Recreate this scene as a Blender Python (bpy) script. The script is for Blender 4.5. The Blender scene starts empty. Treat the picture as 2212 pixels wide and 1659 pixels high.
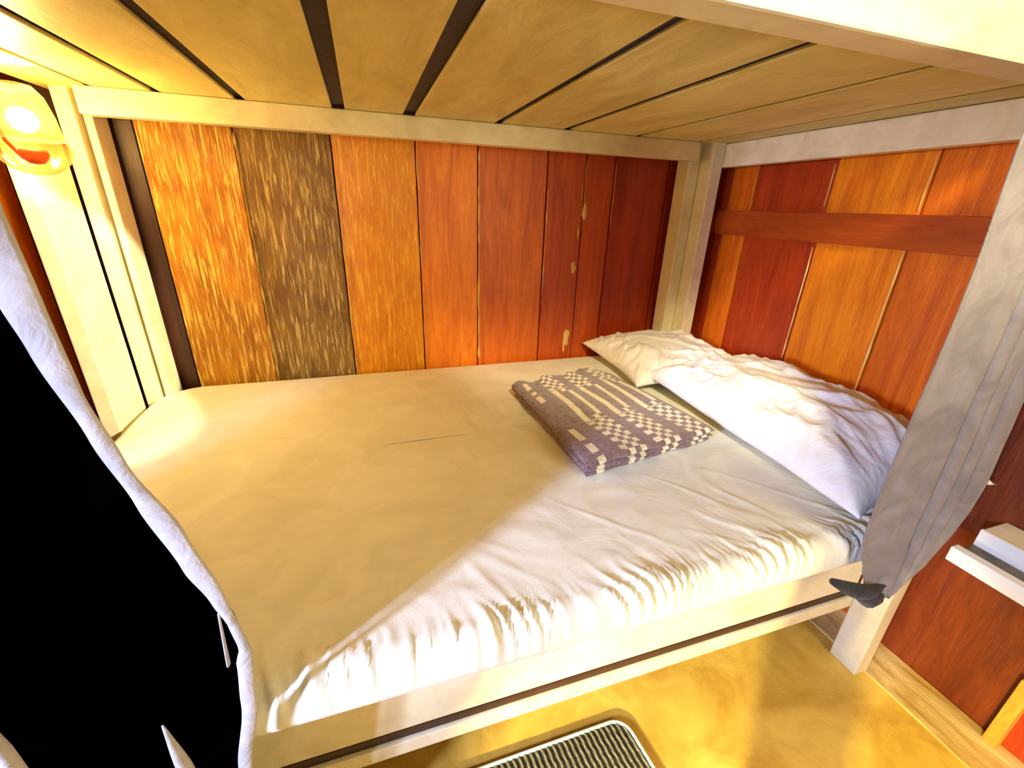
import bpy, bmesh, math, random
from mathutils import Vector, Matrix, noise
random.seed(7)
U = 0.6            # one plan unit in metres
ZC = 1.98          # camera height above the floor in plan units
def W(x, y, z): return Vector((x*U, y*U, (z+ZC)*U))      # plan units (z from camera height) -> metres

# ------------------------------------------------------------------ camera
cam = bpy.data.objects.new('camera', bpy.data.cameras.new('camera'))
bpy.context.scene.collection.objects.link(cam)
R = [[0.9514462628, -0.3062457107, 0.0310414782], [-0.0884252047, -0.3685202391, -0.9254046789], [0.2948406269, 0.8777279748, -0.3777070385]]
rt, dn, fw = Vector(R[0]), Vector(R[1]), Vector(R[2])
cam.matrix_world = Matrix(((rt.x, -dn.x, -fw.x, 0), (rt.y, -dn.y, -fw.y, 0), (rt.z, -dn.z, -fw.z, ZC*U), (0, 0, 0, 1)))
cam.data.sensor_width = 36; cam.data.lens = 36*938.13/2212
cam.data.clip_start = 0.02
bpy.context.scene.camera = cam
# ------------------------------------------------------------------ world, lights, exposure
sc = bpy.context.scene
sc.view_settings.view_transform = 'Standard'; sc.view_settings.look = 'None'
sc.view_settings.gamma = 1; sc.view_settings.use_curve_mapping = False
sc.view_settings.exposure = 0.95
w = bpy.data.worlds.new('world'); sc.world = w; w.use_nodes = True
w.node_tree.nodes['Background'].inputs[0].default_value = (1, .74, .42, 1)
w.node_tree.nodes['Background'].inputs[1].default_value = 0.25
def light(name, kind, loc, power, col, target=None, **kw):
    d = bpy.data.lights.new(name, kind); d.energy = power; d.color = col
    for k, v in kw.items(): setattr(d, k, v)
    o = bpy.data.objects.new(name, d); sc.collection.objects.link(o); o.location = W(*loc)
    if target: o.rotation_euler = (W(*target)-W(*loc)).to_track_quat('-Z', 'Y').to_euler()
    return o
# ceiling light of the dormitory, in front of the bunk
light('ceiling_light', 'SPOT', (0.3, -0.9, 1.5), 120, (1, .90, .62), (1.15, 0.9, .80), spot_size=math.radians(54), spot_blend=.3, shadow_soft_size=.12)
# daylight from a window to the left, passing the edge of the black curtain
light('window_daylight', 'AREA', (-2.85, -0.955, 0.12), 8.6, (.45, .56, 1), (1.0, 1.45, -1.35), shape='RECTANGLE', size=.14, size_y=.36, spread=math.radians(62))
# warm fill light added to brighten the space under the upper bunk
light('warm_fill', 'AREA', (1.75, -1.5, 0.10), 11, (1, .87, .56), (-0.3, 2.2, -0.6), shape='DISK', size=.7)
# low spot added to light the floor and throw the bag shape's shadow
light('added_floor_spot', 'SPOT', (-1.0, -1.0, -1.05), 200, (1, .84, .36), (1.35, 0.86, -2.05), spot_size=math.radians(42), spot_blend=.5, shadow_soft_size=.04)
# unseen spot added to brighten the posts and mattress at the foot end
light('added_foot_spot', 'SPOT', (1.42, 0.52, 0.36), 170, (1, .92, .66), (-1.17, 2.16, -0.54), spot_size=math.radians(21.5), spot_blend=.12, shadow_soft_size=.015)

# ------------------------------------------------------------------ materials
def new_mat(name):
    m = bpy.data.materials.new(name); m.use_nodes = True
    nt = m.node_tree; b = nt.nodes['Principled BSDF']
    return m, nt, b
def N(nt, t, **kw):
    n = nt.nodes.new(t)
    for k, v in kw.items():
        if k in n.inputs: n.inputs[k].default_value = v
        else: setattr(n, k, v)
    return n
def coords(nt, scale, rot=(0, 0, 0)):
    g = N(nt, 'ShaderNodeNewGeometry'); mp = N(nt, 'ShaderNodeMapping')
    mp.inputs['Scale'].default_value = scale; mp.inputs['Rotation'].default_value = rot
    nt.links.new(g.outputs['Position'], mp.inputs[0]); return mp.outputs[0]
def ramp(nt, fac, stops):
    r = N(nt, 'ShaderNodeValToRGB'); e = r.color_ramp.elements
    while len(e) < len(stops): e.new(.5)
    for i, (p, c) in enumerate(stops): e[i].position = p; e[i].color = (*c, 1)
    nt.links.new(fac, r.inputs[0]); return r.outputs[0]
def bump(nt, b, h, strength, dist=.01, chain=None):
    n = N(nt, 'ShaderNodeBump'); n.inputs['Strength'].default_value = strength; n.inputs['Distance'].default_value = dist
    nt.links.new(h, n.inputs['Height'])
    if chain: nt.links.new(chain, n.inputs['Normal'])
    nt.links.new(n.outputs[0], b.inputs['Normal']); return n.outputs[0]
def wood(name, c0, c1, axis='Z', rough=.45, grain=1., bumps=.5, off=0., coarse=9, spec=.5):
    m, nt, b = new_mat(name)
    s = {'Z': (coarse*3, coarse*3, coarse*.35), 'Y': (coarse*3, coarse*.35, coarse*3), 'X': (coarse*.35, coarse*3, coarse*3)}[axis]
    v = coords(nt, s)
    if off:
        ad = N(nt, 'ShaderNodeVectorMath', operation='ADD'); ad.inputs[1].default_value = (off*7, off*3, off*5)
        nt.links.new(v, ad.inputs[0]); v = ad.outputs[0]
    n1 = N(nt, 'ShaderNodeTexNoise', Scale=1., Detail=8., Roughness=.65, Distortion=1.2*grain)
    n2 = N(nt, 'ShaderNodeTexNoise', Scale=4.5, Detail=6., Roughness=.7, Distortion=.8*grain)
    nt.links.new(v, n1.inputs[0]); nt.links.new(v, n2.inputs[0])
    mx = N(nt, 'ShaderNodeMath', operation='ADD'); hm = N(nt, 'ShaderNodeMath', operation='MULTIPLY')
    hm.inputs[1].default_value = .5
    nt.links.new(n2.outputs[0], hm.inputs[0]); nt.links.new(n1.outputs[0], mx.inputs[0]); nt.links.new(hm.outputs[0], mx.inputs[1])
    nt.links.new(ramp(nt, mx.outputs[0], [(.55, c0), (.95, c1)]), b.inputs['Base Color'])
    b.inputs['Roughness'].default_value = rough; b.inputs['Specular IOR Level'].default_value = spec
    bump(nt, b, mx.outputs[0], bumps, .008)
    return m
def sawn(name, c0, c1, hi, off, tilt=0.25, bumps=1.):
    # rough sawn plank: torn-up fibres, with lamp highlights painted into their bright colour
    m, nt, b = new_mat(name)
    v = coords(nt, (120, 120, 10), (0, tilt, 0))
    ad = N(nt, 'ShaderNodeVectorMath', operation='ADD'); ad.inputs[1].default_value = (off, off*2, off*3); nt.links.new(v, ad.inputs[0])
    n1 = N(nt, 'ShaderNodeTexNoise', Scale=1., Detail=5., Roughness=.6, Distortion=.7); nt.links.new(ad.outputs[0], n1.inputs[0])
    v2 = coords(nt, (7, 7, 4)); n2 = N(nt, 'ShaderNodeTexNoise', Scale=1., Detail=5., Roughness=.6, Distortion=1.); nt.links.new(v2, n2.inputs[0])
    mixc = N(nt, 'ShaderNodeMix', data_type='RGBA')
    a = ramp(nt, n2.outputs[0], [(.35, c0), (.65, c1)])
    f = ramp(nt, n1.outputs[0], [(.50, (0, 0, 0)), (.64, (1, 1, 1))])
    nt.links.new(f, mixc.inputs[0]); nt.links.new(a, mixc.inputs[6]); mixc.inputs[7].default_value = (*hi, 1)
    nt.links.new(mixc.outputs[2], b.inputs['Base Color'])
    b.inputs['Roughness'].default_value = .38
    bump(nt, b, n1.outputs[0], bumps, .012)
    return m
def paint(name, c0, c1, rough=.5, scale=8., bumps=.25, stretch=(1, 1, 1)):
    m, nt, b = new_mat(name)
    v = coords(nt, tuple(scale*k for k in stretch))
    n1 = N(nt, 'ShaderNodeTexNoise', Scale=1., Detail=9., Roughness=.65, Distortion=.6); nt.links.new(v, n1.inputs[0])
    nt.links.new(ramp(nt, n1.outputs[0], [(.32, c0), (.68, c1)]), b.inputs['Base Color'])
    b.inputs['Roughness'].default_value = rough
    bump(nt, b, n1.outputs[0], bumps, .006)
    return m
def cloth(name, c0, c1, rough=.85, weave=900, wr=.25, scale=14, sheen=.1):
    m, nt, b = new_mat(name)
    v = coords(nt, (scale,)*3)
    n1 = N(nt, 'ShaderNodeTexNoise', Scale=1., Detail=6., Roughness=.55, Distortion=1.5); nt.links.new(v, n1.inputs[0])
    nt.links.new(ramp(nt, n1.outputs[0], [(.35, c0), (.65, c1)]), b.inputs['Base Color'])
    b.inputs['Roughness'].default_value = rough; b.inputs['Sheen Weight'].default_value = sheen
    v2 = coords(nt, (weave,)*3); n2 = N(nt, 'ShaderNodeTexNoise', Scale=1., Detail=2.); nt.links.new(v2, n2.inputs[0])
    c = bump(nt, b, n1.outputs[0], wr, .02)
    bump(nt, b, n2.outputs[0], .15, .001, c)
    return m
def plain(name, c, rough=.5, metal=0.):
    m, nt, b = new_mat(name); b.inputs['Base Color'].default_value = (*c, 1)
    b.inputs['Roughness'].default_value = rough; b.inputs['Metallic'].default_value = metal
    return m

CREAM = paint('cream_painted_wood', (.66, .56, .32), (.84, .76, .50), .42, 9, .2, (1, 1, 1))
SLAT = paint('yellow_board', (.56, .46, .13), (.82, .70, .27), .48, 7, .45, (1.6, .5, 1.6))
SLATD = paint('yellow_board_dull', (.50, .41, .12), (.74, .63, .24), .5, 10, .45, (1.6, .4, 1.6))
FLOORM = paint('worn_yellow_floor', (.50, .27, .025), (.82, .54, .09), .5, 7, .35)
SKIRT = paint('pale_floor_board', (.48, .26, .035), (.92, .72, .32), .45, 12, .7, (2.2, .5, 1))
SHEET = cloth('bed_sheet', (.74, .71, .53), (.83, .80, .62), .8, 700, .12, 7)
PILLOW = cloth('pillow_cotton', (.82, .78, .66), (.88, .85, .76), .8, 800, .25, 16)
BLACK = cloth('black_curtain_cloth', (0, 0, 0), (.0006, .0002, .0001), 1., 600, .1, 5, 0.)
BLACK.node_tree.nodes['Principled BSDF'].inputs['Specular IOR Level'].default_value = 0
HEM = cloth('grey_white_hem', (.42, .39, .36), (.54, .50, .46), .8, 600, .3, 20)
GREYC = cloth('grey_curtain_cloth', (.17, .145, .128), (.235, .20, .178), .9, 500, .3, 12)
DARKT = cloth('dark_tie_cloth', (.010, .008, .006), (.03, .025, .02), .9, 500, .3, 20)
WHITE = plain('white_enamel', (.88, .86, .78), .3)
TOPB = paint('beige_top', (.74, .62, .40), (.84, .74, .54), .4, 20, .1)
TRAYD = paint('dark_trough', (.035, .03, .015), (.16, .13, .06), .4, 25, .2)
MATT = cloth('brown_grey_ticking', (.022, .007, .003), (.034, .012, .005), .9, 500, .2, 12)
MAUVE = cloth('mauve_wool', (.15, .07, .055), (.26, .15, .13), .95, 1200, .6, 60, .4)
CREAMW = cloth('cream_wool', (.72, .60, .30), (.85, .76, .50), .95, 1200, .6, 60, .4)
GOLDS = sawn('gold_rough_sawn', (.38, .13, .004), (.60, .25, .008), (.85, .55, .10), 3, .12)
OLIVES = sawn('olive_rough_sawn', (.16, .07, .006), (.30, .15, .015), (.62, .42, .11), 11, -.35)
AMBER = sawn('amber_sawn', (.66, .21, .0015), (.84, .31, .002), (.92, .48, .03), 23, -.15, .5)
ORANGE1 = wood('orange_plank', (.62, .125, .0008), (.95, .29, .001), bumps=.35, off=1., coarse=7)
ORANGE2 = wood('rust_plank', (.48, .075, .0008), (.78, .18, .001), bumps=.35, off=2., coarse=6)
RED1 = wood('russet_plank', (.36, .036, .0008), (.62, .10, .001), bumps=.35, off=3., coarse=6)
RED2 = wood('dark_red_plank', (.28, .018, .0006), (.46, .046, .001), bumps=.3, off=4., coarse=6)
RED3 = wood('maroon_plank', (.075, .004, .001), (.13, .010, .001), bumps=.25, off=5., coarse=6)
SHADEP = wood('shade_dark_wood', (.022, .005, .001), (.045, .010, .002), bumps=.3, off=7., coarse=6)  # dark wood painting in shade: beside the left posts, in the rail gap
PALE = wood('pale_plank_wood', (.62, .34, .07), (.85, .58, .20), bumps=.3, coarse=9)
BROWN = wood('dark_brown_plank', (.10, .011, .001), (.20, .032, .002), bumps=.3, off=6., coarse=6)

# ------------------------------------------------------------------ mesh helpers
def box(bm, x0, x1, y0, y1, z0, z1, bev=.004, seg=2):
    ps = [W(x, y, z) for x in (x0, x1) for y in (y0, y1) for z in (z0, z1)]
    vs = [bm.verts.new(p) for p in ps]
    fs = [bm.faces.new([vs[i] for i in f]) for f in ((0, 1, 3, 2), (4, 6, 7, 5), (0, 4, 5, 1), (2, 3, 7, 6), (0, 2, 6, 4), (1, 5, 7, 3))]
    bmesh.ops.recalc_face_normals(bm, faces=fs)
    if bev:
        es = list({e for f in fs for e in f.edges})
        bmesh.ops.bevel(bm, geom=es, offset=bev, segments=seg, affect='EDGES', profile=.6)
    return bm
def link(name, bm, mats, parent=None, smooth=False):
    me = bpy.data.meshes.new(name); 
    bmesh.ops.recalc_face_normals(bm, faces=bm.faces)
    org = Vector(parent.get('org')) if parent and parent.get('org') else Vector((0, 0, 0))
    for v in bm.verts: v.co -= org
    bm.to_mesh(me); bm.free()
    for m in (mats if isinstance(mats, (list, tuple)) else [mats]): me.materials.append(m)
    o = bpy.data.objects.new(name, me); sc.collection.objects.link(o)
    if smooth:
        for p in me.polygons: p.use_smooth = True
    if parent: o.parent = parent
    return o
def board(name, mat, parent, x0, x1, y0, y1, z0, z1, bev=.004, kind=None):
    o = link(name, box(bmesh.new(), x0, x1, y0, y1, z0, z1, bev), mat, parent)
    if kind: o['kind'] = kind
    return o
ORG = {}
def thing(name, label, cat, loc, group=None):
    o = bpy.data.objects.new(name, None); sc.collection.objects.link(o); o.location = W(*loc)
    o.empty_display_size = .05
    ORG[o.name] = W(*loc); o['label'] = label; o['category'] = cat
    if group: o['group'] = group
    return o
def part(name, bm, mats, parent, smooth=False, label=None, base=None):
    org = ORG[(base or parent).name]
    for v in bm.verts: v.co -= org
    if base: pass
    me = bpy.data.meshes.new(name); bmesh.ops.recalc_face_normals(bm, faces=bm.faces); bm.to_mesh(me); bm.free()
    for m in (mats if isinstance(mats, (list, tuple)) else [mats]): me.materials.append(m)
    o = bpy.data.objects.new(name, me); sc.collection.objects.link(o); o.parent = parent
    if smooth:
        for p in me.polygons: p.use_smooth = True
    if label: o['label'] = label
    return o
def pboard(name, mat, parent, *b, bev=.004, label=None, base=None):
    return part(name, box(bmesh.new(), *b, bev), mat, parent, label=label, base=base)
def grid(bm, nu, nv, f, close=False):
    g = [[bm.verts.new(f(i/(nu-1), j/(nv-1))) for j in range(nv)] for i in range(nu)]
    for i in range(nu-1):
        for j in range(nv-1): bm.faces.new((g[i][j], g[i+1][j], g[i+1][j+1], g[i][j+1]))
    return g
def thicken(o, t, off=0):
    md = o.modifiers.new('thickness', 'SOLIDIFY'); md.thickness = t; md.offset = off
def tube(bm, pts, r, seg=10, cap=True):
    rings = []
    for i, p in enumerate(pts):
        a = pts[max(i-1, 0)]; b = pts[min(i+1, len(pts)-1)]; d = (b-a).normalized()
        s = d.cross(Vector((0, 0, 1)) if abs(d.z) < .9 else Vector((1, 0, 0))).normalized(); t = d.cross(s)
        rr = r[i] if isinstance(r, (list, tuple)) else r
        rings.append([bm.verts.new(p+s*rr*math.cos(k*2*math.pi/seg)+t*rr*math.sin(k*2*math.pi/seg)) for k in range(seg)])
    for a, b in zip(rings, rings[1:]):
        for k in range(seg): bm.faces.new((a[k], a[(k+1) % seg], b[(k+1) % seg], b[k]))
    if cap: bm.faces.new(rings[0]); bm.faces.new(rings[-1])
def lathe(bm, c, prof, seg=28, flute=0, n=10):
    rings = []
    for r, z in prof:
        rings.append([bm.verts.new(c+Vector(((r*(1+flute*math.cos(n*a)))*math.cos(a), (r*(1+flute*math.cos(n*a)))*math.sin(a), z))) for a in [k*2*math.pi/seg for k in range(seg)]])
    for a, b in zip(rings, rings[1:]):
        for k in range(seg): bm.faces.new((a[k], a[(k+1) % seg], b[(k+1) % seg], b[k]))
def interp(tab, z):
    tab = sorted(tab)
    if z <= tab[0][0]: return tab[0][1]
    for (a, b), (c, d) in zip(tab, tab[1:]):
        if z <= c:
            t = (z-a)/(c-a); t = t*t*(3-2*t)*.5+t*.5
            return b+(d-b)*t
    return tab[-1][1]
def nz(x, y, z=0): return noise.noise(Vector((x, y, z)))

# ------------------------------------------------------------------ setting
def structure(name, bm, mats):
    o = link(name, bm, mats); o['kind'] = 'structure'; return o
def planks(name, axis, fixed, thick, spans, z0, z1):
    """vertical planks of a wall; spans = (a, b, material)"""
    bm = bmesh.new(); mats = []
    for a, b, m in spans:
        if m not in mats: mats.append(m)
        n0 = len(bm.faces)
        g = .0035
        t = random.uniform(-.006, .004)
        if axis == 'y': box(bm, a+g, b-g, fixed+t, fixed+thick, z0, z1, .0035)
        else: box(bm, min(fixed, fixed+thick)+(t if thick > 0 else 0), max(fixed, fixed+thick)+(t if thick < 0 else 0), a+g, b-g, z0, z1, .0035)
        bm.faces.ensure_lookup_table()
        for f in bm.faces[n0:]: f.material_index = mats.index(m)
    o = structure(name, bm, mats)
    return o
bm = bmesh.new(); box(bm, -3.2, 2.5, -3.2, 2.9, -2.06, -1.98, 0); structure('floor', bm, FLOORM)
bm = bmesh.new(); box(bm, -3.2, 2.5, -3.2, 2.9, 2.05, 2.12, 0); structure('ceiling', bm, CREAM)
planks('wall_back', 'y', 2.78, .06, [(-3.2, -2.3, RED3), (-2.3, -1.40, RED2), (-1.40, -.985, SHADEP), (-.985, -.575, GOLDS), (-.575, -.123, OLIVES), (-.123, .317, AMBER), (.317, .676, ORANGE1), (.676, 1.12, ORANGE2), (1.12, 1.382, RED1), (1.382, 1.59, RED1), (1.59, 2.0, RED2), (2.0, 2.42, RED2)], -1.98, 2.05)  # darkened plank paints the posts' shade; reddening rightwards paints the lamp's falloff
bm = bmesh.new(); box(bm, -3.2, 2.5, 2.85, 2.9, -1.98, 2.05, 0); structure('trim_1', bm, RED3)
def edge_strip(bm, a, z0, z1, w0, axis, fixed, thin=1.):
    """pale strip along a plank edge, broken and uneven"""
    n = max(6, int((z1-z0)/.02)); L = []
    for k in range(n+1):
        z = z0+(z1-z0)*k/n; q = w0*(.35+.65*abs(nz(z*9, a*7)*2.2))*thin*min(1, k*.5+.1, (n-k)*.5+.1)
        o = .0035*nz(z*6, a*3, 4)
        if axis == 'y': row = [W(a+o-q/2, fixed, z), W(a+o, fixed-.006, z), W(a+o+q/2, fixed, z)]
        else: row = [W(fixed, a+o-q/2, z), W(fixed-.006, a+o, z), W(fixed, a+o+q/2, z)]
        L.append([bm.verts.new(p) for p in row])
    for p, q_ in zip(L, L[1:]):
        for k in range(2): bm.faces.new((p[k], p[k+1], q_[k+1], q_[k]))
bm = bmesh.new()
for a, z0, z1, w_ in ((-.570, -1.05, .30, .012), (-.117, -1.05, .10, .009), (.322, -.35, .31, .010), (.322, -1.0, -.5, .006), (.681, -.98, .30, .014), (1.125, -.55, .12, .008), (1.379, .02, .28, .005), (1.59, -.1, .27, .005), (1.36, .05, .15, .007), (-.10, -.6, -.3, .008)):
    edge_strip(bm, a, z0, z1, w_, 'y', 2.769)
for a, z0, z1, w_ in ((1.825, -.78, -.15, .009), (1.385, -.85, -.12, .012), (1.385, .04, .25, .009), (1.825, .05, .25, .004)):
    edge_strip(bm, a, z0, z1, w_, 'x', 2.292)
def chip(bm, x, z, w_, h_, sd):
    n = 14; c = bm.verts.new(W(x, 2.768, z)); ring = []
    for k in range(n):
        a = k/n*2*math.pi; q = 1+.6*nz(math.cos(a)*1.5+sd, math.sin(a)*1.5, sd)
        ring.append(bm.verts.new(W(x+w_*q*math.cos(a), 2.776, z+h_*q*math.sin(a))))
    for k in range(n): bm.faces.new((c, ring[k], ring[(k+1) % n]))
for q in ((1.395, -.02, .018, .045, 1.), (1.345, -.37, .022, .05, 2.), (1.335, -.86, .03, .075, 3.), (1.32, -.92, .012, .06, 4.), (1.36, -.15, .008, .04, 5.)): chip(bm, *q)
structure('trim_6', bm, PALE)
planks('wall_right', 'x', 2.3, .06, [(-3.2, -2.4, RED2), (-2.4, -1.6, BROWN), (-1.6, -.8, RED2), (-.8, -.1, BROWN), (-.1, .42, RED2), (.42, .93, BROWN), (.93, 1.38, ORANGE2), (1.38, 1.82, ORANGE1), (1.82, 2.31, RED2), (2.31, 2.51, ORANGE2), (2.51, 2.84, RED2)], -1.98, 2.05)  # plank tones, with the lit patches painted in as orange planks
bm = bmesh.new(); box(bm, 2.37, 2.42, -3.2, 2.9, -1.98, 2.05, 0); structure('trim_2', bm, RED3)
planks('wall_left', 'x', -1.36, -.05, [(2.06, 2.38, RED3), (2.38, 2.52, ORANGE1), (2.52, 2.78, RED3)], -1.98, 2.05)  # orange plank paints in a lit strip of the wall
bm = bmesh.new(); box(bm, -3.2, 2.5, -3.25, -3.2, -1.98, 2.05, 0); structure('wall_front', bm, CREAM)
bm = bmesh.new(); box(bm, -3.25, -3.2, -3.2, 2.9, -1.98, 2.05, 0); structure('wall_outer_left', bm, CREAM)
# battens on the right wall
bm = bmesh.new()
g = box(bm, 2.262, 2.302, .98, 2.72, -.125, .022, .003)
structure('trim_3', bm, wood('batten_wood', (.28, .03, .002), (.44, .075, .003), 'Y', bumps=.3, off=8., coarse=6))
bm = bmesh.new(); box(bm, 2.255, 2.302, .405, .447, -1.98, -1.62, .003); structure('trim_4', bm, wood('yellow_batten', (.5, .22, .02), (.75, .45, .08), 'Z', bumps=.5, off=3., coarse=8))
# pale board along the foot of the right wall
bm = bmesh.new(); box(bm, 2.07, 2.30, .0, 1.9, -1.985, -1.974, .001); structure('trim_5', bm, SKIRT)

# ------------------------------------------------------------------ bunk bed
bed = thing('bunk_bed', 'cream painted wooden bunk bed built into the corner against the orange plank walls', 'bunk bed', (.5, 1.8, -1.98))
TOP = 1.0
for b in [(-1.092, -1.06, 2.60, 2.74), (-1.17, -1.108, 2.575, 2.70), (2.0, 2.083, 2.58, 2.70), (2.085, 2.168, 2.475, 2.70),
          (2.0, 2.083, .79, .913), (2.085, 2.168, .83, .95), (-1.14, -1.06, .79, .913), (-1.222, -1.142, .83, .95)]:
    pboard('post', CREAM, bed, *b, -1.98, TOP)
pboard('end_board', CREAM, bed, -1.235, -1.17, 2.28, 2.555, -1.98, .26)
pboard('upper_rail', CREAM, bed, -1.06, 2.0, 2.50, 2.575, .297, .399)
pboard('upper_rail', CREAM, bed, -1.3, 2.28, .893, 1.0, .385, .74, bev=.006)
pboard('upper_rail', CREAM, bed, 2.17, 2.235, .90, 2.70, .268, .398)
pboard('upper_rail', CREAM, bed, -1.235, -1.172, .95, 2.278, .262, .398)
for a, b in [(-1.22, -1.018), (-1.000, -.792), (-.760, -.487), (-.445, -.088), (-.032, .234), (.294, .700), (.738, 1.09), (1.132, 1.545), (1.575, 1.985), (2.010, 2.23)]:
    k = 26; t = random.uniform(-.003, .003)
    bm = bmesh.new(); box(bm, a, b, 1.002, 2.75, .40, .412, .002)
    part('slat', bm, random.choice([SLAT, SLATD]), bed)
# lower frame
pboard('lower_rail', CREAM, bed, -1.06, 1.998, .915, .965, -1.556, -1.23, bev=.006)
pboard('lower_rail', CREAM, bed, -1.06, 1.998, .908, .965, -1.668, -1.604, bev=.004)
pboard('gap_shade_strip', SHADEP, bed, -1.06, 1.998, .9215, .960, -1.603, -1.566, bev=.0005, label='dark strip standing in for shade between the two boards of the lower rail')  # dark strip stands in for the shade of the gap
pboard('gap_shade_backing', SHADEP, bed, -1.06, 1.998, .967, .99, -1.64, -1.30, label='added dark board that keeps the gap of the lower rail dark')  # added board, coloured dark so the gap reads as shaded
pboard('lower_rail', CREAM, bed, -1.06, 1.998, 2.50, 2.55, -1.60, -1.23)
pboard('lower_rail', CREAM, bed, 2.17, 2.23, .95, 2.70, -1.60, -1.30)
for i in range(8):
    a = -1.0+i*.37
    pboard('deck_board', CREAM, bed, a, a+.34, .90, 2.56, -1.228, -1.195)
# upper mattress seen through the gaps
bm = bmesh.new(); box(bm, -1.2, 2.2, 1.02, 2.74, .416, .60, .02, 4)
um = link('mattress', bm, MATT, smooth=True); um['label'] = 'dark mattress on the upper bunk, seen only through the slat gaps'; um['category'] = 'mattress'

# ------------------------------------------------------------------ lower mattress with sheet
X0, X1, Y0, Y1 = -1.16, 1.985, .742, 2.765
ZT, ZB = -1.0, -1.14
def sheet_pt(x, y, z, nrm_side):
    """wrinkles of the fitted sheet"""
    d = y-Y0
    w1 = math.exp(-max(d, 0)/.16)
    wx = x+.35*d+.05*nz(x*2, y*2, 3)
    wx += .05*nz(x*5, d*6, 6)
    a = nz(wx*20, d*3, 1.3); b_ = nz(wx*44+3, d*5, 4.1)
    rid = max(0, 1-abs(a)*3.2)**1.4
    rid2 = max(0, 1-abs(b_)*3.2)**1.3
    mask = .15+.85*min(1, max(0, (nz(x*3.3, 4.2, 0)+.30)*1.7))
    w2 = math.exp(-((d-.045)/.060)**2)
    m2 = .3+max(0, nz(x*7, 9.1, d*5)+.3)
    h = mask*(w1*.35*rid+w2*rid)*.015+w2*rid2*.011*m2-.004*w2
    # diagonal pull lines running up from the front edge
    g = nz((x+d*.9)*7, (x-d)*1.2, 21)
    h += .0045*max(0, 1-abs(g)*7)*math.exp(-((d-.22)/.22)**2)*(.3+mask)
    # long soft creases
    h += .005*nz(x*1.6+y*1.1, y*3.2, 5)+.0025*(1-abs(nz(x*4+y*5, y*7-x*2, 9))*3)*math.exp(-((x-.9)**2)/.8-((y-1.1)**2)/.25)
    # folds toward foot end
    h += .004*nz(x*3, y*22+x*5, 2)*math.exp(-((x+.45)/.5)**2)*math.exp(-((y-1.05)/.45)**2)
    # creases left of the folded blanket
    h += .006*nz(x*26+y*3, y*3, 8)*math.exp(-((x-.56)/.16)**2)*math.exp(-((y-2.0)/.28)**2)
    # dip under blanket / pillow weight
    return h
def rect_profile():
    """cross-section points (inset, z) from bottom to top: rounded edge"""
    pr = [(.10, ZB), (.03, ZB), (.006, ZB+.012), (0, ZB+.03), (0, ZB+.055)]
    r = .065
    for k in range(1, 7):
        a = k/6*math.pi/2
        pr.append((r*(1-math.cos(a)), ZT-r+r*math.sin(a)))
    return pr
bm = bmesh.new()
NX, NY = 420, 230
def perim(inset, n=1):
    pts = []
    r0 = .16
    x0, x1, y0, y1 = X0+inset, X1-inset, Y0+inset, Y1-inset
    def arc(cx, cy, a0, r):
        return [(cx+r*math.cos(a0+k/12*math.pi/2), cy+r*math.sin(a0+k/12*math.pi/2)) for k in range(13)]
    def seg(a, b, m): return [(a[0]+(b[0]-a[0])*k/m, a[1]+(b[1]-a[1])*k/m) for k in range(1, m)]
    ra = [max(.05, q-inset) for q in (.12, .12, .14, .24)]
    c = [arc(x0+ra[0], y0+ra[0], math.pi, ra[0]), arc(x1-ra[1], y0+ra[1], -math.pi/2, ra[1]), arc(x1-ra[2], y1-ra[2], 0, ra[2]), arc(x0+ra[3], y1-ra[3], math.pi/2, ra[3])]
    for i, m in enumerate((400, 120, 160, 120)):
        pts += c[i]; pts += seg(c[i][-1], c[(i+1) % 4][0], m)
    return pts
prof = rect_profile()
ins = .065
while ins < .55: ins += .010+.015*(ins-.065); prof.append((ins, ZT))
rings = []
for inset, z in prof:
    ring = []
    for (x, y) in perim(inset):
        h = sheet_pt(x, y, z, 0)
        top = min(1, max(0, (z-ZB)/(.10)))
        side = 1 if z < ZT-.001 else 0
        crown = .012*math.exp(-inset*7)
        edge_front = (inset < .07 and y < Y0+.2)
        yy = y-(h*.9*top if edge_front and side else 0)
        zz = z+(h*top)-crown*(1 if not side else .5)
        xx = x
        ring.append(bm.verts.new(W(xx, yy, zz)))
    rings.append(ring)
n = len(rings[0])
for a, b in zip(rings, rings[1:]):
    for k in range(n): bm.faces.new((a[k], a[(k+1) % n], b[(k+1) % n], b[k]))
# inner area: regular grid of the remaining rounded rectangle (fan to the centre line)
last = perim(ins)
cen = []
mid = (Y0+Y1)/2; xm = (X0+X1)/2; hy = (Y1-Y0)/2-ins; hx = (X1-X0)/2-ins
prev = rings[-1]
for s in [1-k/24 for k in range(1, 24)]:
    ring = []
    for (x, y) in last:
        yy = mid+(y-mid)*s; xx = xm+(x-xm)*(1-(1-s)*hy/hx)
        ring.append(bm.verts.new(W(xx, yy, ZT+sheet_pt(xx, yy, ZT, 0)-.012*math.exp(-(ins+(1-s)*hy)*7))))
    for k in range(n): bm.faces.new((prev[k], prev[(k+1) % n], ring[(k+1) % n], ring[k]))
    prev = ring
bm.faces.new(prev); bm.faces.new(rings[0][::-1])
lm = link('mattress', bm, SHEET, smooth=True)
lm['label'] = 'lower bunk mattress in a cream white fitted sheet gathered along its front edge'; lm['category'] = 'mattress'

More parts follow.
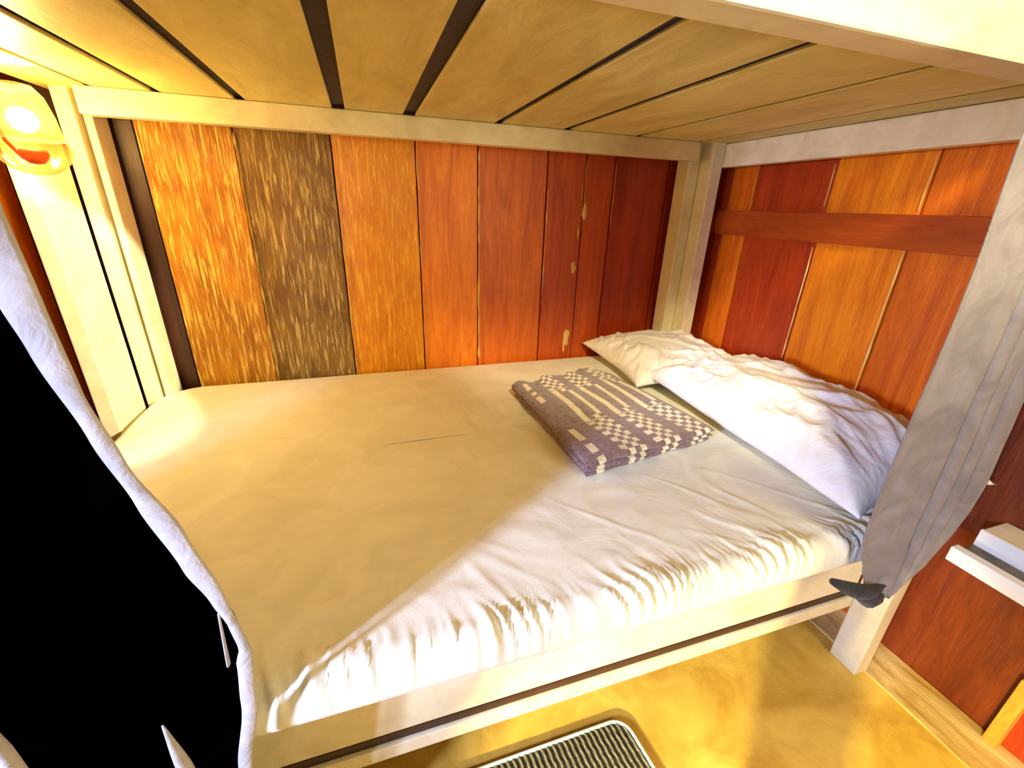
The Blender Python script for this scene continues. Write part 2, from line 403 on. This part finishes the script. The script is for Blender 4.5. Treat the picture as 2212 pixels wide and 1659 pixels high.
# ------------------------------------------------------------------ pillows
def pillow(label, cx, cy, hx, hy, zb, H, rot, seed, tilt=(0, 0), lift=None):
    bm = bmesh.new(); n = 90; m = 90; lay = []
    for sgn in (1, -1):
        g = []
        for i in range(n):
            row = []
            for j in range(m):
                u = -1+2*i/(n-1); v = -1+2*j/(m-1)
                # sides pull in between the corners
                px = u*(1-.10*(1-v*v)*abs(u)); py = v*(1-.10*(1-u*u)*abs(v))
                h = max(0, (1-abs(u)**2.6))**.52*max(0, (1-abs(v)**2.6))**.52
                e = min(1-abs(u), 1-abs(v))
                fall = min(1, e*4)
                wr = 0
                a = math.atan2(v, u); rr = math.hypot(u, v)
                q = nz(px*2.2+seed, py*2.2, 0)
                q = nz(px*1.6+seed, py*1.6, 0)
                wr += max(0, 1-abs(nz(px*1.5+seed+py*1.2, py*2.6-px*1.4+q*1.2, 1))*5.0)*.016
                wr += max(0, 1-abs(nz(px*4+q*2, py*2.4-seed, 2))*5.)*.007*(.4+abs(u))
                wr += nz(px*2.6, py*2.6+seed, 3)*.020
                wr += max(0, 1-abs(nz(math.atan2(v, u)*3.2+seed, rr*1.1, 5))*4)*.012*max(0, rr-.45)*2
                z = sgn*h*H*(.5 if sgn < 0 else 1)+ (wr*fall*(1 if sgn > 0 else .2))*(H/.13)
                z += .05*H*nz(px*1.3+seed, py*1.3, 4)*2
                X = px*hx; Y = py*hy
                zz = z+X*tilt[0]+Y*tilt[1]
                if lift: zz += lift(px, py)
                c, s = math.cos(rot), math.sin(rot)
                row.append(W(cx+X*c-Y*s, cy+X*s+Y*c, zb+zz))
            g.append(row)
        lay.append(g)
    vt = [[bm.verts.new(p) for p in r] for r in lay[0]]
    vb = [[(vt[i][j] if i in (0, n-1) or j in (0, m-1) else bm.verts.new(lay[1][i][j])) for j in range(m)] for i in range(n)]
    for V in (vt, vb):
        for i in range(n-1):
            for j in range(m-1):
                try: bm.faces.new((V[i][j], V[i+1][j], V[i+1][j+1], V[i][j+1]))
                except ValueError: pass
    o = link('pillow', bm, PILLOW, smooth=True); o['label'] = label; o['category'] = 'pillow'
    o['group'] = 'pillows at the head of the lower bunk'
    return o
pillow('cream lit pillow in the far corner, leaning under the back posts', 1.86, 2.36, .42, .38, -.92, .13, -.02, 2.1, (.02, .05))
pillow('white crumpled pillow in front of the grey curtain, overlapping the corner pillow', 1.88, 1.42, .355, .665, -.912, .17, -.02, 8.4, (.03, .03))

# ------------------------------------------------------------------ folded blanket
bl = thing('folded_blanket', 'folded mauve blanket with cream plaid weave lying on the sheet before the pillows', 'blanket', (1.07, 1.78, -.99))
A, B, Cc, D = (.715, 2.14), (1.335, 2.30), (1.47, 1.40), (.748, 1.27)    # far left, far right, near right, near left
def bq(u, v):  # u across, v from far to near
    x = (A[0]*(1-u)+B[0]*u)*(1-v)+(D[0]*(1-u)+Cc[0]*u)*v
    y = (A[1]*(1-u)+B[1]*u)*(1-v)+(D[1]*(1-u)+Cc[1]*u)*v
    return x, y
def plaid(u, v):
    """True where the weave is cream; bands run along v"""
    for c, ww in ((.10, .035), (.34, .085), (.60, .085), (.86, .075)):
        d = (u-c)/ww
        if abs(d) <= 1:
            k = int((d+1)*2)                      # four threads across a band
            if k > 3: k = 3
            if ww < .04:
                k2 = int(v*26)
                return abs(d) < .75 and (k2 in (2, 3, 5, 7, 8, 18, 19, 20, 22, 23, 25))
            if v < .24 or v > .66:
                return (int(v*30)+k) % 2 == 0
            if .28 < v < .62: return k in (0, 3) or (k == 1 and c == .62)
            return k in (0, 2)
    return False
def blanket_layer(name, z0, z1, shr, seed, open_near):
    bm = bmesh.new(); nu, nv = 96, 120; r = (z1-z0)/2
    def f(u, v, s):
        uu = shr+(1-2*shr)*u; vv = shr+(1-2*shr)*v
        e = min(u*(1), (1-u))/.05; e2 = min(v, 1-v)/.045
        k = math.sqrt(max(0, 1-(1-min(1, e))**2))*math.sqrt(max(0, 1-(1-min(1, e2))**2))
        x, y = bq(uu+.012*nz(v*6, seed), vv+.025*nz(u*7, seed+3)*(1 if v < .5 else .5)+(.018*math.sin(u*19+seed) if v < .1 else 0))
        hump = .010*nz(u*4+seed, v*3, 1)+.006*nz(u*12, v*5, seed)+(.012*math.sin(u*24)*max(0, 1-v*6))
        return W(x, y, (z0+z1)/2+s*r*k+(hump if s > 0 else 0))
    T = [[bm.verts.new(f(i/(nu-1), j/(nv-1), 1)) for j in range(nv)] for i in range(nu)]
    Bt = [[T[i][j] if i in (0, nu-1) or j in (0, nv-1) else bm.verts.new(f(i/(nu-1), j/(nv-1), -1)) for j in range(nv)] for i in range(nu)]
    for V, top in ((T, 1), (Bt, 0)):
        for i in range(nu-1):
            for j in range(nv-1):
                try: fc = bm.faces.new((V[i][j], V[i+1][j], V[i+1][j+1], V[i][j+1]))
                except ValueError: continue
                fc.material_index = 1 if plaid((i+.5)/nu, (j+.5)/nv) else 0
    return part(name, bm, [MAUVE, CREAMW], bl, smooth=True)
blanket_layer('fold', -.992, -.965, .012, 1.1, 1)
blanket_layer('fold', -.968, -.942, .004, 5.2, 1)
blanket_layer('fold', -.944, -.912, 0., 9.6, 1)

# ------------------------------------------------------------------ black curtain on the left
outer = [(-2, -.40), (-1.5, -.38), (-1.157, -.336), (-.95, -.292), (-.801, -.276), (-.652, -.294), (-.511, -.322), (-.37, -.366), (-.256, -.386), (-.134, -.392), (-.015, -.397), (.2, -.41), (.7, -.42)]
inner = [(-2, -.43), (-1.5, -.40), (-1.143, -.358), (-.95, -.318), (-.83, -.305), (-.795, -.294), (-.73, -.300), (-.669, -.315), (-.586, -.340), (-.446, -.371), (-.327, -.397), (-.193, -.424), (-.127, -.435), (.1, -.47), (.7, -.52)]
lc = thing('curtain', 'black curtain with grey white hem hanging at the left front of the lower bunk', 'curtain', (-.8, .7, -1.9))
CT, CB = .43, -1.9
def cy_(x, z):
    k = min(1, max(0, (-.42-x)/.25))
    return .712+k*(.014*math.sin(x*22+z*1.2)+.008*nz(x*6, z*1.5, 2))-k*.008
bm = bmesh.new()
def f(u, v):
    z = CB+(CT-CB)*v; xe = interp(inner, z)+.006
    x = xe+(-1.63-xe)*u
    return W(x, cy_(x, z)*min(1, 1)+.006, z)
grid(bm, 110, 70, f)
o = part('cloth', bm, BLACK, lc, True); thicken(o, .0025)
bm = bmesh.new(); grid(bm, 40, 20, lambda u, v: W(-2.5+.64*u, cy_(-2.5+.64*u, v), CB+(CT-CB)*v))  # unseen second panel, added to leave a slit for daylight on the mattress
o = part('cloth', bm, BLACK, lc, True); thicken(o, .0025)
bm = bmesh.new()
def f(u, v):
    z = CB+(CT-CB)*v; a = interp(outer, z); b = interp(inner, z)
    x = a+(b-a)*u
    return W(x, .700-.004*math.sin(u*math.pi), z)
grid(bm, 9, 160, f)
o = part('hem', bm, HEM, lc, True, 'grey white hem'); thicken(o, .003)
bm = bmesh.new()  # narrow white strips laid over the lower folds
for (x0, x1, zt, zb_, lean) in ((-.665, -.638, -.74, -1.88, .02), (-.76, -.70, -.70, -1.88, .02), (-.468, -.440, -.95, -1.88, .05), (-.314, -.309, -.70, -.83, -.06)):
    def f(u, v, x0=x0, x1=x1, zt=zt, zb_=zb_, lean=lean):
        z = zb_+(zt-zb_)*v; wv = .08+.92*min(1, (zt-z)/.12)*(1 if zb_ < -1 else .6); c = (x0+x1)/2+lean*(zt-z)
        x = c+(x1-x0)*(u-.5)*wv
        return W(x, .672-.012*math.sin(u*math.pi)*wv+(.03 if x > -.5 else 0), z)
    grid(bm, 9, 30, f)
o = part('fold_strips', bm, HEM, lc, True, 'white strips along the folds'); thicken(o, .002)
# curtain rod
bm = bmesh.new(); tube(bm, [W(-2.6, .70, .45), W(2.28, .70, .45)], .008, 12)
rod = link('curtain_rod', bm, plain('rod_metal', (.4, .38, .34), .35, .8), smooth=True)
rod['label'] = 'thin metal rod along the outside of the upper bunk that carries both curtains'; rod['category'] = 'curtain rod'

# ------------------------------------------------------------------ grey curtain on the right, tied to the post
rc = thing('curtain', 'grey curtain gathered in long folds around the right front post', 'curtain', (1.9, .76, -1.4))
KR = .70/.77
le = [(-1.40, 1.86), (-1.383, 1.77), (-1.30, 1.715), (-1.22, 1.672), (-1.12, 1.620), (-1.028, 1.603), (-.8, 1.59), (-.536, 1.580), (-.129, 1.577), (.162, 1.560), (.62, 1.54)]
re = [(-1.40, 1.87), (-1.382, 1.95), (-1.33, 2.03), (-1.285, 2.085), (-1.158, 2.165), (-1.05, 2.20), (-.946, 2.212), (-.735, 2.19), (-.547, 2.17), (0, 2.15), (.62, 2.15)]
bm = bmesh.new()
def f(u, v):
    z = -1.398+(.47+1.398)*(v**1.25); a = interp(le, z); b = interp(re, z)
    x = (a+(b-a)*u)*KR
    k = min(1, max(0, (u-.30)/.15)); bot = min(1, (z+1.40)/.35)
    k *= min(1, (1-u)/.07); ph = (u-.3)*math.pi*6.3+.5*math.sin(z*2.1); fold = (.034*(1-abs(math.sin(ph)))**1.6-.008)*k + .012*nz(u*9, z*1.6, 3)
    return W(x, .700+fold*(.4+.6*bot)-.02*math.sin(u*math.pi)*(1-bot)+.008*(1-k)*math.sin(u*9), z*KR)
grid(bm, 120, 110, f)
o = part('cloth', bm, GREYC, rc, True); thicken(o, .003)
bm = bmesh.new()
pts = []
for k in range(14):
    t = k/13; pts.append(W((1.52+.34*t)*.91, .70-.02*math.sin(t*3.1), (-1.232-.10*t-.03*math.sin(t*3.1))*.91))
tube(bm, pts, [.005+.011*math.sin(math.pi*min(1, k/13*1.1+.05)) for k in range(14)], 12)
tube(bm, [W(x*.91, y, z*.91) for x, y, z in ((1.60, .705, -1.29), (1.68, .69, -1.325), (1.74, .685, -1.365), (1.80, .69, -1.385), (1.87, .705, -1.39))], [.004, .014, .020, .015, .006], 12)
part('tie', bm, DARKT, rc, True, 'dark cloth tie')

# ------------------------------------------------------------------ white shelf on the right wall
sh = thing('wall_shelf', 'white shelf with a dark trough on the dark red wall beside the grey curtain', 'shelf', (2.15, .45, -1.17))
pboard('tray', TRAYD, sh, 2.03, 2.135, .12, .70, -1.175, -1.150, bev=.002, label='dark trough')
pboard('lip', WHITE, sh, 1.99, 2.03, .12, .70, -1.185, -1.125, bev=.002, label='white front lip')
pboard('edge', WHITE, sh, 2.135, 2.150, .12, .70, -1.175, -1.080, bev=.001)
pboard('top', TOPB, sh, 2.151, 2.298, .12, .70, -1.175, -1.083, bev=.003, label='beige top')
# ------------------------------------------------------------------ ribbed mat on the floor
mt = thing('floor_mat', 'grey ribbed floor mat with a pale piped rim on the yellow floor', 'mat', (.6, .6, -1.98))
bm = bmesh.new()
mx0, mx1, my0, my1, mr = .08, .86, .40, .945, .07
def rr(i, z, inset=0.):
    out = []
    for cx, cy, a0 in ((mx0+mr, my0+mr, math.pi), (mx1-mr, my0+mr, -math.pi/2), (mx1-mr, my1-mr, 0), (mx0+mr, my1-mr, math.pi/2)):
        for k in range(9):
            a = a0+k/8*math.pi/2; out.append((cx+(mr-inset)*math.cos(a), cy+(mr-inset)*math.sin(a)))
    return [W(x+.10*(my1-y), y, z) for x, y in out]
def loft(bm, loops):
    rs = [[bm.verts.new(p) for p in l] for l in loops]
    for a, b in zip(rs, rs[1:]):
        for k in range(len(a)): bm.faces.new((a[k], a[(k+1) % len(a)], b[(k+1) % len(a)], b[k]))
    return rs
bm = bmesh.new(); rs = loft(bm, [rr(0, -1.979, .0), rr(0, -1.968, .0), rr(0, -1.966, .004)]); bm.faces.new(rs[-1]); bm.faces.new(rs[0])
part('backing', bm, plain('mat_dark_rubber', (.035, .032, .02), .5), mt)
bm = bmesh.new(); pts = rr(0, -1.964, .006); pts.append(pts[0]); tube(bm, pts, .0045, 10, False)
part('rim', bm, plain('pale_piping', (.62, .62, .50), .35), mt, True, 'pale piped rim')
bm = bmesh.new(); x = mx0+.03
while x < mx1-.02:
    yt = my1-.012-(max(0, x-(mx1-mr))**2/(2*mr)*1.3); pts = []
    for k in range(40):
        y = my0+.02+(yt-my0-.02)*k/39; pts.append(W(x+.10*(my1-y)+.0015*math.sin(k*1.9), y, -1.966+.0015*math.sin(k*2.4+x*40)))
    tube(bm, pts, .0036, 6); x += .0235
part('ribs', bm, paint('mat_ribs', (.08, .075, .04), (.24, .22, .14), .5, 90, .3), mt, True)

# ------------------------------------------------------------------ reading lamp at the foot end
lp = thing('wall_lamp', 'glowing warm lamp with a ribbed glass shade on the foot end rail', 'lamp', (-1.12, 2.18, .22))
gl, nt, b = new_mat('frosted_amber_glass')
b.inputs['Base Color'].default_value = (1, .74, .34, 1); b.inputs['Roughness'].default_value = .2
tr = N(nt, 'ShaderNodeBsdfTransparent'); tr.inputs[0].default_value = (1, .86, .62, 1)
mxs = N(nt, 'ShaderNodeMixShader'); mxs.inputs[0].default_value = .45
nt.links.new(tr.outputs[0], mxs.inputs[1]); nt.links.new(b.outputs[0], mxs.inputs[2])
nt.links.new(mxs.outputs[0], nt.nodes['Material Output'].inputs['Surface'])
c = W(-1.085, 2.17, .21)
bm = bmesh.new()
lathe(bm, c, [(.018, .075), (.030, .072), (.042, .055), (.050, .02), (.053, -.01), (.056, -.028), (.050, -.028), (.046, .0), (.040, .045), (.028, .066), (.016, .070)], 60, .045, 10)
part('lamp_shade', bm, gl, lp, True, 'ribbed amber glass shade')
bulb, nt, b = new_mat('lit_bulb'); b.inputs['Emission Color'].default_value = (1, .72, .34, 1); b.inputs['Emission Strength'].default_value = 60
bm = bmesh.new(); bmesh.ops.create_uvsphere(bm, u_segments=20, v_segments=14, radius=.024); bmesh.ops.translate(bm, verts=bm.verts, vec=c+Vector((0, 0, .009)))
part('bulb', bm, bulb, lp, True, 'lit warm bulb')
COPPER = plain('red_brown_metal', (.42, .10, .03), .3, .7)
bm = bmesh.new(); lathe(bm, c+Vector((0, 0, -.060)), [(.002, -.014), (.012, -.012), (.020, -.004), (.024, .006), (.022, .014), (.012, .016), (.002, .016)], 40, .03, 10)
part('drip_bowl', bm, COPPER, lp, True, 'red brown bowl under the shade')
ag, nt, b = new_mat('smoky_brown_glass'); b.inputs['Base Color'].default_value = (.30, .08, .02, 1); b.inputs['Roughness'].default_value = .15
tr = N(nt, 'ShaderNodeBsdfTransparent'); tr.inputs[0].default_value = (1, .80, .55, 1)
mxs = N(nt, 'ShaderNodeMixShader'); mxs.inputs[0].default_value = .35
nt.links.new(tr.outputs[0], mxs.inputs[1]); nt.links.new(b.outputs[0], mxs.inputs[2]); nt.links.new(mxs.outputs[0], nt.nodes['Material Output'].inputs['Surface'])
bm = bmesh.new(); lathe(bm, c, [(.055, -.03), (.060, -.045), (.054, -.065), (.040, -.082), (.022, -.092), (.008, -.095)], 60, .08, 10)
part('glass_bowl', bm, ag, lp, True, 'smoky brown ribbed glass bowl')
bm = bmesh.new(); tube(bm, [c+Vector((0, 0, -.05)), c+Vector((-.02, 0, -.06)), c+Vector((-.038, 0, -.03)), c+Vector((-.045, 0, .03)), W(-1.172, 2.17, .31)], .006, 10)
part('bracket', bm, COPPER, lp, True)
light('lamp_glow', 'POINT', (-1.085, 2.17, .225), 105, (1, .88, .54), shadow_soft_size=.026)

# ------------------------------------------------------------------ unseen bag shape added in the aisle to cast the floor shadow
rk = thing('shadow_caster', 'unseen dark bag shape added in front of the bunk to shadow the floor', 'shadow_caster', (.62, .09, -1.98))
bm = bmesh.new()
def f(u, v):
    a = u*2*math.pi; z = -1.975+1.15*v; k = (1-abs(2*v-1)**5)**.4*.94+.06
    c, s_ = math.cos(a), math.sin(a)
    return W(.62+.085*k*math.copysign(abs(c)**.6, c), .09+.085*k*math.copysign(abs(s_)**.6, s_), z)
grid(bm, 41, 30, f)
part('caster_body', bm, DARKT, rk, True)
bm = bmesh.new()
for sx in (-.05, .05):
    tube(bm, [W(.62+sx, .03, -1.0), W(.62+sx, -.03, -1.1), W(.62+sx, -.035, -1.45), W(.62+sx, .01, -1.7)], .012, 8)
part('caster_straps', bm, DARKT, rk, True)
